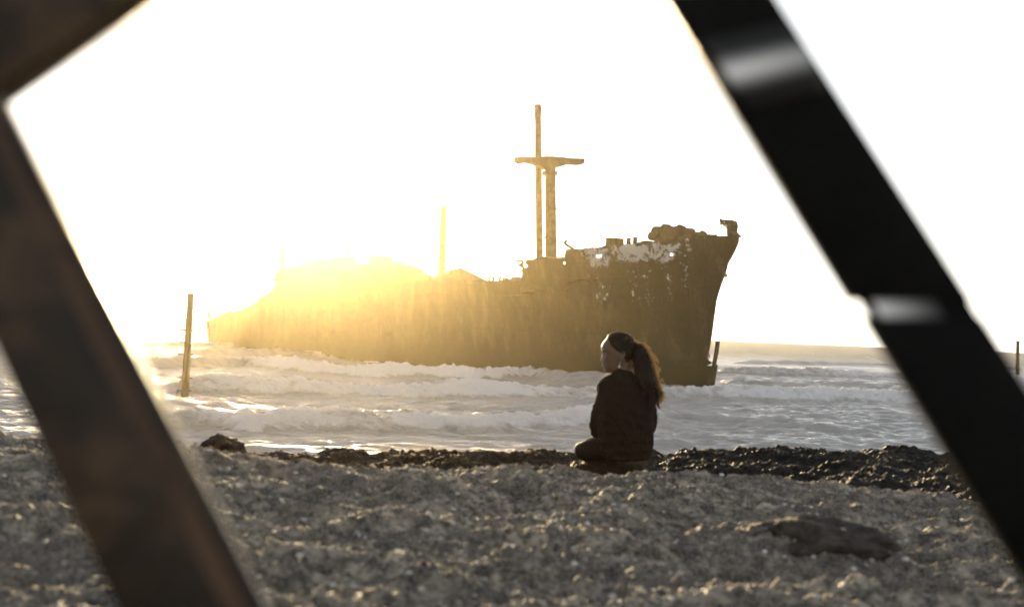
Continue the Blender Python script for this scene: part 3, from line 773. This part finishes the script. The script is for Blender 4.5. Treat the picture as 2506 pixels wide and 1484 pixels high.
# the sleeve where the two lengths of the right bar meet: set back a little, with a glint painted across it
MW = MatB('glint_metal', 0.4, 0.3); a_ = MW.n('ShaderNodeAttribute'); a_.attribute_name = 'glint'
MW.color(MW.mix(a_.outputs['Fac'], (0.006, 0.006, 0.006), (0.85, 0.85, 0.85))); M_GLINT = MW.m  # black to near white: a highlight painted by the attribute
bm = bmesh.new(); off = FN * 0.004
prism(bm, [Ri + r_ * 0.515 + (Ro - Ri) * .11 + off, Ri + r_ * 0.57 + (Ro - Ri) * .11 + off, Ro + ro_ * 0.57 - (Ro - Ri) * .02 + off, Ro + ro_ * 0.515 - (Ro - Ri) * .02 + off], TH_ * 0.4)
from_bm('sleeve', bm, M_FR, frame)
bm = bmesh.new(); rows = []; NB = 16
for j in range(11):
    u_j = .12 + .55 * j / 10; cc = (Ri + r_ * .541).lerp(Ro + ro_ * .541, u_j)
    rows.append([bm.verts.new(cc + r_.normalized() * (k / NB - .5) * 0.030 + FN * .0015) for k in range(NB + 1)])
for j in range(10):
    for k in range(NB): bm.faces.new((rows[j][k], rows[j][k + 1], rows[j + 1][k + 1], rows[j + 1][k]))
on_ = from_bm('joint_glint', bm, M_GLINT, frame, True)
on_.data.attributes.new('glint', 'FLOAT', 'POINT').data.foreach_set('value', [1.15 * math.sin(math.pi * k / NB) ** 2 * (1 - j / 10) ** 1.6 for j in range(11) for k in range(NB + 1)])
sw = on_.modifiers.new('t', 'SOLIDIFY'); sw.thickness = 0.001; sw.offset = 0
# bent bulge of the right bar with the light it catches painted on
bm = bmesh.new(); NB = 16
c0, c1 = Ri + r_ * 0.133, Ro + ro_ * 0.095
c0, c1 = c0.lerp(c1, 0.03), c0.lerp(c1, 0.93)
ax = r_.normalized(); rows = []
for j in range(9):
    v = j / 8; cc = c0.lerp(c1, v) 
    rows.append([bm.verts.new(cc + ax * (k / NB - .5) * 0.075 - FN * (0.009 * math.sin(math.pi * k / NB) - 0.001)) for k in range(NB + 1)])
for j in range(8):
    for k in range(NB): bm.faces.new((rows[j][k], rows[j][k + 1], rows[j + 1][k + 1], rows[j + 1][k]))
ow = from_bm('bulge_with_glint', bm, M_GLINT, frame, True); 
ow.data.attributes.new('glint', 'FLOAT', 'POINT').data.foreach_set('value', [math.sin(math.pi * k / NB) ** 12 * (1 - .55 * j / 8) for j in range(9) for k in range(NB + 1)])
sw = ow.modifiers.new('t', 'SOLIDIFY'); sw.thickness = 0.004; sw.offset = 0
bar('rail', [Bi2 + upn * 0.0, Ri + r_ * 1.27, Ri + r_ * 1.27 - upn * WB, Bi2 - upn * WB], M_FR)

# ------------------------------------------------------------------ person
def remeshed(name, bm, voxel, mat, parent, smooth_it=4, smooth_f=0.5):
    bmesh.ops.recalc_face_normals(bm, faces=bm.faces)
    me = bpy.data.meshes.new('tmp'); bm.to_mesh(me); bm.free()
    o = bpy.data.objects.new('tmp', me); COL.objects.link(o)
    r = o.modifiers.new('r', 'REMESH'); r.mode = 'VOXEL'; r.voxel_size = voxel
    if smooth_it: s = o.modifiers.new('s', 'SMOOTH'); s.factor = smooth_f; s.iterations = smooth_it
    dg = bpy.context.evaluated_depsgraph_get()
    new = bpy.data.meshes.new_from_object(o.evaluated_get(dg))
    bpy.data.objects.remove(o); bpy.data.meshes.remove(me)
    new.name = name; new.materials.clear()
    return link_mesh(name, new, mat, parent)
def loft(bm, rows, seg=32):
    """rows: (z, cx, cy, rx, ry) ellipses stacked upward, closed"""
    rings = []
    for z, cx, cy, rx, ry in rows:
        rings.append([bm.verts.new((cx + rx * math.cos(a), cy + ry * math.sin(a), z)) for a in [k * 2 * math.pi / seg for k in range(seg)]])
    for A, B in zip(rings, rings[1:]):
        for k in range(seg): bm.faces.new((A[k], A[(k + 1) % seg], B[(k + 1) % seg], B[k]))
    bm.faces.new(rings[0]); bm.faces.new(rings[-1])
HZ = [.519, .5245, .535, .5475, .5585, .563, .5695, .5795, .5855, .593, .603, .615, .632, .643, .651, .662, .676, .695, .713, .728, .743, .757, .762]
HF = [-.082, -.104, -.1145, -.1155, -.1165, -.117, -.118, -.1185, -.119, -.1195, -.119, -.1185, -.1215, -.127, -.1305, -.132, -.1315, -.1235, -.111, -.1, -.085, -.055, -.03]
HNOSE = [0, 0, 0, 0, 0, 0, .001, .006, .019, .0222, .019, .0135, .0025, 0, 0, 0, 0, 0, 0, 0, 0, 0, 0]
HLIP = [0, 0, 0, .001, .0085, .001, .012, .0, 0, 0, 0, 0, 0, 0, 0, 0, 0, 0, 0, 0, 0, 0, 0]
HBZ = [.519, .54, .56, .59, .62, .66, .70, .731, .75, .758, .762]
HBX = [.0, .008, .02, .040, .056, .066, .063, .051, .026, .002, -.015]
HWZ = [.519, .525, .54, .56, .59, .62, .66, .70, .73, .75, .758, .762]
HWW = [.022, .034, .047, .056, .064, .070, .074, .070, .056, .036, .020, .006]
def head_pt(z, ph, off=0.0, feat=True):
    f = np.interp(z, HZ, HF); b = np.interp(z, HBZ, HBX); wd = np.interp(z, HWZ, HWW)
    cx = f * 0.42 + b * 0.58
    c, s = math.cos(ph), math.sin(ph)
    if c > 0: x = cx + (f - off - cx) * abs(c) ** 0.86
    else: x = cx + (b + off - cx) * abs(c)
    y = (wd + off) * math.copysign(abs(s) ** 0.92, s)
    if feat and c > 0:
        x -= np.interp(z, HZ, HNOSE) * math.exp(-(y / (.009 + .3 * max(0, .6 - z) * 0.25)) ** 2)
        x -= np.interp(z, HZ, HLIP) * math.exp(-(y / .016) ** 4)
        for sg in (1, -1):
            g = math.exp(-((y - sg * .031) / .015) ** 2 - ((z - .636) / .011) ** 2); x += .010 * g
            x -= .004 * math.exp(-((y - sg * .030) / .018) ** 2 - ((z - .652) / .006) ** 2)
            x -= .005 * math.exp(-((y - sg * .040) / .02) ** 2 - ((z - .605) / .018) ** 2)
            x -= .006 * math.exp(-((y - sg * .012) / .006) ** 2 - ((z - .588) / .006) ** 2)
    return Vector((x, y, z))
def build_person():
    p = at_y(1524.5, 1121.3, 8.6)
    root = empty('person', p); root.rotation_euler = (0, -ROLL, 0)
    props(root, 'person in dark striped jacket sitting on the rocks with long ponytail, face turned left', 'person')
    SK = MatB('skin', 0.5, 0.4); SK.b.inputs['Subsurface Weight'].default_value = 0.25
    SK.b.inputs['Subsurface Radius'].default_value = (.012, .005, .003); SK.b.inputs['Subsurface Scale'].default_value = 1.0
    a = SK.noise(40, 4); SK.color(SK.ramp(a, [(0.3, (0.07, 0.04, 0.024)), (0.7, (0.10, 0.056, 0.034))])); SK = SK.m
    JK = MatB('striped_jacket_cloth', 0.9, 0.05)
    wv = JK.n('ShaderNodeTexWave'); wv.wave_type = 'BANDS'; wv.bands_direction = 'X'; wv.inputs['Scale'].default_value = 24; wv.inputs['Distortion'].default_value = 0.6; wv.inputs['Detail Scale'].default_value = 3
    JK.l(JK.tc.outputs['Object'], wv.inputs['Vector'])
    JK.color(JK.ramp(wv.outputs['Fac'], [(0.45, (0.003, 0.0027, 0.0025)), (0.8, (0.015, 0.0135, 0.013))]))
    JK.bump(wv.outputs['Fac'], 0.002); JKm = JK.m
    CK = MatB('ribbed_collar_cloth', 0.9, 0.15)
    wv = CK.n('ShaderNodeTexWave'); wv.bands_direction = 'Z'; wv.inputs['Scale'].default_value = 28; wv.inputs['Distortion'].default_value = 0.5
    CK.l(CK.tc.outputs['Object'], wv.inputs['Vector'])
    CK.color(CK.ramp(wv.outputs['Fac'], [(0.45, (0.003, 0.0027, 0.0025)), (0.8, (0.015, 0.0135, 0.013))])); CK.bump(wv.outputs['Fac'], 0.002)
    TR = mat_simple('dark_trousers_cloth', (0.004, 0.0037, 0.0035), (0.010, 0.009, 0.0085), 30, 0.9, 0.05, 0.003)
    HR = MatB('dark_brown_hair', 0.6, 0.12)
    n = HR.noise(60, 3, stretch=(1, 1, .1)); HR.color(HR.ramp(n, [(0.3, (0.003, 0.0023, 0.0016)), (0.7, (0.010, 0.007, 0.005))]))
    HR.bump(n, 0.003); HRm = HR.m
    ST = bpy.data.materials.new('loose_hair'); ST.use_nodes = True; nt = ST.node_tree
    tr = nt.nodes.new('ShaderNodeBsdfTranslucent'); tr.inputs[0].default_value = (0.85, 0.66, 0.42, 1)
    mx = nt.nodes.new('ShaderNodeMixShader'); mx.inputs[0].default_value = 0.45; pb = nt.nodes['Principled BSDF']
    pb.inputs['Base Color'].default_value = (0.025, 0.015, 0.009, 1); pb.inputs['Roughness'].default_value = 0.35
    nt.links.new(pb.outputs[0], mx.inputs[1]); nt.links.new(tr.outputs[0], mx.inputs[2]); nt.links.new(mx.outputs[0], nt.nodes['Material Output'].inputs[0])
    # ---- body: head, neck, torso, arms with hands, legs, one surface
    bm = bmesh.new(); seg = 72; zs = np.linspace(.519, .762, 90); rings = []
    for z in zs: rings.append([bm.verts.new(head_pt(z, k * 2 * math.pi / seg)) for k in range(seg)])
    for A, B in zip(rings, rings[1:]):
        for k in range(seg): bm.faces.new((A[k], A[(k + 1) % seg], B[(k + 1) % seg], B[k]))
    bm.faces.new(rings[0]); bm.faces.new(rings[-1])
    tube(bm, [(.006, 0, .60), (-.004, 0, .54), (-.008, .0, .44)], [.05, .048, .056], 24, 'round')
    for sg in (1, -1):       # ears
        c = Vector((-.012, sg * .069, .621)); ring = []
        pts = [c + Vector((.015 * math.cos(a) * (1 if math.sin(a) > -.3 else .75) + .004 * math.sin(a), sg * (.006 + .004 * math.cos(a)), .028 * math.sin(a))) for a in [k * math.pi / 10 for k in range(-4, 16)]]
        tube(bm, pts, .0042, 8, 'round')
        tube(bm, [c + Vector((.002, 0, -.02)), c + Vector((.004, sg * .001, 0)), c + Vector((.004, 0, .02))], [.009, .012, .010], 10, 'round', [.5] * 3)
    loft(bm, [(0.0, .03, .02, .11, .08), (.08, .02, .01, .14, .09), (.2, .015, -.01, .13, .085), (.3, .01, -.02, .14, .09), (.4, 0, 0, .145, .08), (.45, -.005, 0, .11, .06), (.48, -.008, 0, .06, .05)])
    armL = [(-.11, 0, .43), (-.135, 0, .30), (-.155, .03, .19), (-.11, .17, .17), (-.05, .27, .155)]
    armR = [(.12, 0, .43), (.155, 0, .30), (.16, .04, .195), (.11, .19, .18), (.05, .29, .165)]
    tube(bm, armL, [.042, .036, .033, .03, .024], 14, 'round'); tube(bm, armR, [.042, .036, .033, .03, .024], 14, 'round')
    legL = [(-.06, .03, .07), (-.16, .12, .055), (-.24, .2, .035), (-.1, .31, .02), (.03, .40, .015)]
    legR = [(.07, .03, .07), (.08, .2, .08), (.09, .36, .09), (.0, .42, .05), (-.09, .46, .02)]
    tube(bm, legL, [.07, .06, .05, .042, .035], 16, 'round'); tube(bm, legR, [.07, .062, .05, .042, .035], 16, 'round')
    for wr, fw, sg in ((Vector((-.05, .27, .155)), Vector((.62, .72, -.25)).normalized(), 1), (Vector((.05, .29, .165)), Vector((-.62, .72, -.28)).normalized(), -1)):
        sidev = fw.cross(Vector((0, 0, 1))).normalized(); upv = sidev.cross(fw)
        tube(bm, [wr, wr + fw * .045, wr + fw * .08], [.022, .036, .036], 14, 'round', [.45] * 3) if False else None
        for q in (-.027, -.009, .009, .027):       # palm as four overlapping rays, then the fingers
            tube(bm, [wr + fw * .005 + sidev * q * .5, wr + fw * .085 + sidev * q], [.015, .0125], 10, 'round')
        for q, L in ((-.027, .060), (-.009, .072), (.009, .078), (.027, .068)):
            b = wr + fw * .088 + sidev * q
            tube(bm, [b, b + fw * L * .4 + upv * .004, b + fw * L * .72 - upv * .008, b + fw * L * .92 - upv * .024], [.0085, .008, .0075, .0065], 10, 'round')
        b = wr + fw * .03 + sidev * (.024 * sg)
        tube(bm, [b, b + fw * .03 + sidev * .022 * sg, b + fw * .055 + sidev * .026 * sg - upv * .006], [.012, .010, .0085], 10, 'round')
    remeshed('body', bm, .0032, SK, root, 2, .4)
    # ---- eyes and brows
    for sg in (1, -1):
        bm = bmesh.new(); bmesh.ops.create_uvsphere(bm, u_segments=16, v_segments=10, radius=.0105)
        o = from_bm('eye', bm, mat_simple('eye_brown', (.05, .035, .025), (.12, .10, .09), 60, .4, .3), root, True); o.location = (-.1075, sg * .031, .634)
        bm = bmesh.new(); tube(bm, [head_pt(.645, ph, .0005) for ph in [sg * k for k in (.22, .35, .5, .62)]], [.0012, .0022, .0022, .001], 6)
        from_bm('eyebrow', bm, HRm, root, True)
        bm = bmesh.new(); tube(bm, [(-.1185, sg * .024, .633), (-.1195, sg * .031, .632), (-.1165, sg * .040, .631)], [.0007, .0014, .0007], 5); from_bm('eyelash', bm, HRm, root, True)
    # ---- hair drawn back over the skull
    def hairline(z, ph):    # >0 where hair grows; boundary over the forehead, above the ear and down to the nape
        x = head_pt(z, ph, 0, False).x
        lim = np.interp(z, [.50, .56, .60, .635, .655, .675, .70, .72, .745, .762], [.03, .012, .006, -.018, -.052, -.074, -.090, -.098, -.100, -.07])
        return x - lim
    bm = bmesh.new(); zs = np.linspace(.53, .7635, 70); seg = 120; rings = []
    for z in zs:
        row = []
        for k in range(seg):
            ph = k * 2 * math.pi / seg; h = float(smooth(-.006, .014, hairline(min(z, .762), ph)))
            row.append(bm.verts.new(head_pt(min(z, .762), ph, -.006 + .0125 * h, False) + Vector((0, 0, .004 * h * (z - .53) / .23))))
        rings.append(row)
    for A, B in zip(rings, rings[1:]):
        for k in range(seg): bm.faces.new((A[k], A[(k + 1) % seg], B[(k + 1) % seg], B[k]))
    bm.faces.new(rings[-1]); bm.faces.new(rings[0])
    hair = from_bm('hair', bm, HRm, root, True)
    # ---- ponytail
    def hp(hx, hy, y): return Vector(((hx - 693.6) / 3270, y, (2630.5 - hy) / 3270))
    C = [hp(855, 350, 0), hp(905, 370, -.005), hp(960, 440, -.012), hp(1000, 560, -.02), hp(1040, 700, -.032), hp(1075, 850, -.055), hp(1105, 1000, -.08), hp(1160, 1120, -.10), hp(1235, 1200, -.11), hp(1310, 1260, -.115)]
    CR = [.012, .018, .034, .047, .052, .051, .046, .037, .024, .008]
    bm = bmesh.new(); N = 60; pts = []; rad = []
    for k in range(N + 1):
        f = k / N * (len(C) - 1); i = min(int(f), len(C) - 2); u = f - i
        pts.append(C[i].lerp(C[i + 1], u)); rad.append(CR[i] * (1 - u) + CR[i + 1] * u)
    for _ in range(2): pts = [pts[0]] + [(pts[i - 1] + pts[i] * 2 + pts[i + 1]) / 4 for i in range(1, N)] + [pts[-1]]
    tube(bm, pts, rad, 40, 'round')
    bm.normal_update()
    for v in bm.verts:
        a = v.co; n_ = mnoise.noise(Vector((a.x * 45, a.y * 45, a.z * 14))) + .6 * mnoise.noise(Vector((a.x * 110, a.y * 110, a.z * 30)))
        v.co = a + v.normal * .013 * n_
    tail = from_bm('ponytail', bm, HRm, root, True)
    bm = bmesh.new(); tube(bm, [hp(868, 345, 0), hp(895, 362, -.003)], .0165, 16); from_bm('hair_tie', bm, TR, root, True)
    # ---- loose curls blown to the right of the ponytail
    bm = bmesh.new(); rs = random.Random(12)
    def strand(p, d, L, r=.0007, curl=.005, turns=3.0, bend=Vector((0, 0, -1))):
        n = 16; ph = rs.uniform(0, 6.28); a = d.cross(Vector((0, 1, 0.1))).normalized(); b = d.cross(a).normalized(); out = []
        for k in range(n + 1):
            f = k / n; q = p + d * L * f + bend * L * .45 * f * f
            cc = curl * min(1, f * 3)
            out.append(q + a * math.cos(ph + f * turns * 6.28) * cc + b * math.sin(ph + f * turns * 6.28) * cc)
        tube(bm, out, [r] * n + [r * .4], 4, False)
    for k in range(760):
        f = rs.random() ** .8; i = int(f * N); c = pts[i]; r = rad[i]
        an = rs.uniform(-1.0, 1.2)
        st = c + Vector((math.cos(an) * r * rs.uniform(.6, 1.0), rs.uniform(-.1, .9) * r, math.sin(an) * r * .6 * (1 - f)))
        d = Vector((rs.uniform(.25, 1.0) * (1 - .45 * f), rs.uniform(-.3, .4), rs.uniform(-.9, .35) - .5 * f)).normalized()
        L = rs.uniform(.03, .085)
        strand(st, d, L, rs.uniform(.0006, .0012), rs.uniform(.003, .008), rs.uniform(.8, 2.6))
    for k in range(64):      # thicker curling locks along the sunlit edge
        i = rs.randint(6, N); c = pts[i]; r = rad[i]
        d = Vector((rs.uniform(.35, 1.0), rs.uniform(-.2, .3), rs.uniform(-1.0, .25))).normalized()
        strand(c + Vector((r * .75, rs.uniform(-.3, .6) * r, rs.uniform(-.01, .01))), d, rs.uniform(.04, .085), rs.uniform(.0014, .0026), rs.uniform(.007, .014), rs.uniform(1.2, 3))
    for k in range(60):     # tips of the tail
        c = pts[rs.randint(N - 16, N)]
        strand(c + Vector((rs.uniform(-.01, .02), rs.uniform(-.01, .01), rs.uniform(-.01, .01))), Vector((rs.uniform(.05, .6), rs.uniform(-.2, .2), -1)).normalized(), rs.uniform(.02, .05), .001, .005, 2)
    for k in range(70):      # flyaways over the skull
        ph = rs.uniform(1.7, 4.5); z = rs.uniform(.70, .762)
        q = head_pt(z, ph, .005, False); d = (q - Vector((-.03, 0, .68))).normalized()
        strand(q, (d + Vector((rs.uniform(.1, .9), 0, rs.uniform(-.2, .3)))).normalized(), rs.uniform(.008, .022), .00035, .001, 1)
    for k in range(26):      # curl at the nape
        strand(hp(850 + rs.uniform(-20, 30), 700 + rs.uniform(-30, 60), -.055), Vector((rs.uniform(-.6, .3), -.2, -1)).normalized(), rs.uniform(.012, .026), .0006, .004, 1.5)
    from_bm('loose_curls', bm, ST, root, True)
    bm = bmesh.new()
    for k in range(150):     # wavy locks lying over the tail
        i = rs.randint(4, N - 8); c = pts[i]; r = rad[i]; an = rs.uniform(-2.8, .2)
        strand(c + Vector((math.cos(an) * r * .95, -abs(math.sin(an)) * r * .95, 0)), Vector((rs.uniform(-.15, .5), rs.uniform(-.3, .1), -1)).normalized(), rs.uniform(.06, .11), rs.uniform(.002, .0036), rs.uniform(.004, .008), rs.uniform(1, 2))
    lk = from_bm('hair_lock', bm, HRm, tail, True); lk['kind'] = 'stuff'
    # ---- earring
    bm = bmesh.new(); c = Vector((-.0275, -.068, .557))
    tube(bm, [c + Vector((math.cos(a) * .0058, 0, math.sin(a) * .0058)) for a in [k * math.pi / 8 for k in range(17)]], .0015, 8, False)
    q = bmesh.ops.create_uvsphere(bm, u_segments=10, v_segments=6, radius=.0025)['verts']
    for v in q: v.co += c
    tube(bm, [c + Vector((0, 0, .006)), c + Vector((.006, .003, .034))], .0007, 5)
    SV = mat_simple('silver', (.8, .8, .78), (.85, .84, .82), 10, .25, .5, 0, None, 0.3)
    from_bm('earring', bm, SV, root, True)
    # ---- jacket
    bm = bmesh.new()
    loft(bm, [(.0, .022, .01, .138, .12), (.05, .022, .0, .160, .125), (.11, .018, -.01, .168, .125), (.2, .012, -.025, .170, .122), (.3, .008, -.035, .172, .122), (.38, .004, -.03, .168, .115), (.425, .0, -.022, .160, .100), (.455, -.006, -.014, .150, .090), (.475, -.006, -.008, .132, .080), (.495, -.006, -.002, .105, .071), (.51, -.006, 0, .078, .066), (.52, -.005, .002, .062, .060)], 56)
    tube(bm, [(-.098, -.01, .437), (-.118, -.005, .36), (-.142, 0, .28), (-.158, .02, .205), (-.155, .06, .165), (-.11, .17, .165), (-.065, .25, .16)], [.052, .052, .050, .048, .046, .042, .034], 24, 'round')
    tube(bm, [(.112, -.01, .432), (.140, -.005, .36), (.156, 0, .28), (.162, .02, .215), (.158, .07, .18), (.11, .19, .175), (.068, .27, .17)], [.054, .052, .050, .047, .045, .042, .034], 24, 'round')
    jk = remeshed('jacket', bm, .005, JKm, root, 6, .5)
    co = jk.data.vertices
    for v in co:
        a = v.co; k = .008 * mnoise.noise(Vector((a.x * 9, a.y * 9, a.z * 22))) + .005 * mnoise.noise(Vector((a.x * 30 + a.z * 20, a.y * 20, a.z * 30 - a.x * 16)))
        v.co = a + v.normal * k
    bm = bmesh.new(); rows = []
    for k in range(13):
        f = k / 12; z = .478 + .058 * f; row = []
        for j in range(48):
            a = j * 2 * math.pi / 48; rx = .074 - .014 * f; ry = .066 - .008 * f
            row.append(bm.verts.new((-.004 + .008 * f * math.cos(a) * 0 + rx * math.cos(a), rx * 0 + ry * math.sin(a), z - .012 * math.cos(a + math.pi) * f * -1 - .004 * math.sin(a))))
        rows.append(row)
    for A, B in zip(rows, rows[1:]):
        for j in range(48): bm.faces.new((A[j], A[(j + 1) % 48], B[(j + 1) % 48], B[j]))
    cl = from_bm('collar', bm, CK.m, jk, True); sol = cl.modifiers.new('t', 'SOLIDIFY'); sol.thickness = .005
    # ---- trousers and shoes
    bm = bmesh.new()
    loft(bm, [(-.012, .025, .02, .125, .11), (.03, .025, .02, .150, .125), (.09, .02, .02, .150, .115), (.14, .02, .02, .13, .1)], 40)
    tube(bm, [(-.06, .03, .065), (-.12, .085, .058), (-.18, .14, .045), (-.225, .19, .028), (-.17, .27, .02), (-.07, .34, .015), (.02, .395, .01)], [.085, .08, .072, .060, .055, .05, .046], 24, 'round')
    tube(bm, [(.07, .03, .07), (.08, .2, .08), (.09, .36, .085), (.03, .40, .055), (-.06, .45, .02)], [.085, .08, .064, .055, .048], 24, 'round')
    tr_ = remeshed('trousers', bm, .007, TR, root, 5, .5)
    SHM_ = mat_simple('dark_leather', (.012, .011, .01), (.02, .018, .016), 20, .5, .4)
    for c, d in ((Vector((.05, .41, .01)), Vector((.8, .5, 0)).normalized()), (Vector((-.10, .47, .015)), Vector((-.8, .5, 0)).normalized())):
        bm = bmesh.new(); tube(bm, [c - d * .03, c + d * .05, c + d * .13, c + d * .18], [.042, .045, .042, .03], 18, 'round', [.8] * 4); o = from_bm('shoe', bm, SHM_, root, True)
    return root
build_person()


# ------------------------------------------------------------------ haze
bm = bmesh.new(); box(bm, (0, 395, 16), (1000, 890, 40)); hz = from_bm('haze', bm, None)
hm = bpy.data.materials.new('haze'); hm.use_nodes = True; nt = hm.node_tree; nt.nodes.clear()
out = nt.nodes.new('ShaderNodeOutputMaterial'); pv = nt.nodes.new('ShaderNodeVolumePrincipled')
pv.inputs['Color'].default_value = (1.0, 0.82, 0.46, 1); pv.inputs['Density'].default_value = 0.00012
pv.inputs['Anisotropy'].default_value = 0.912
nt.links.new(pv.outputs[0], out.inputs['Volume']); hz.data.materials.append(hm)
props(hz, 'thin bright sea haze glowing around the low sun', kind='stuff')
hz.display_type = 'WIRE'
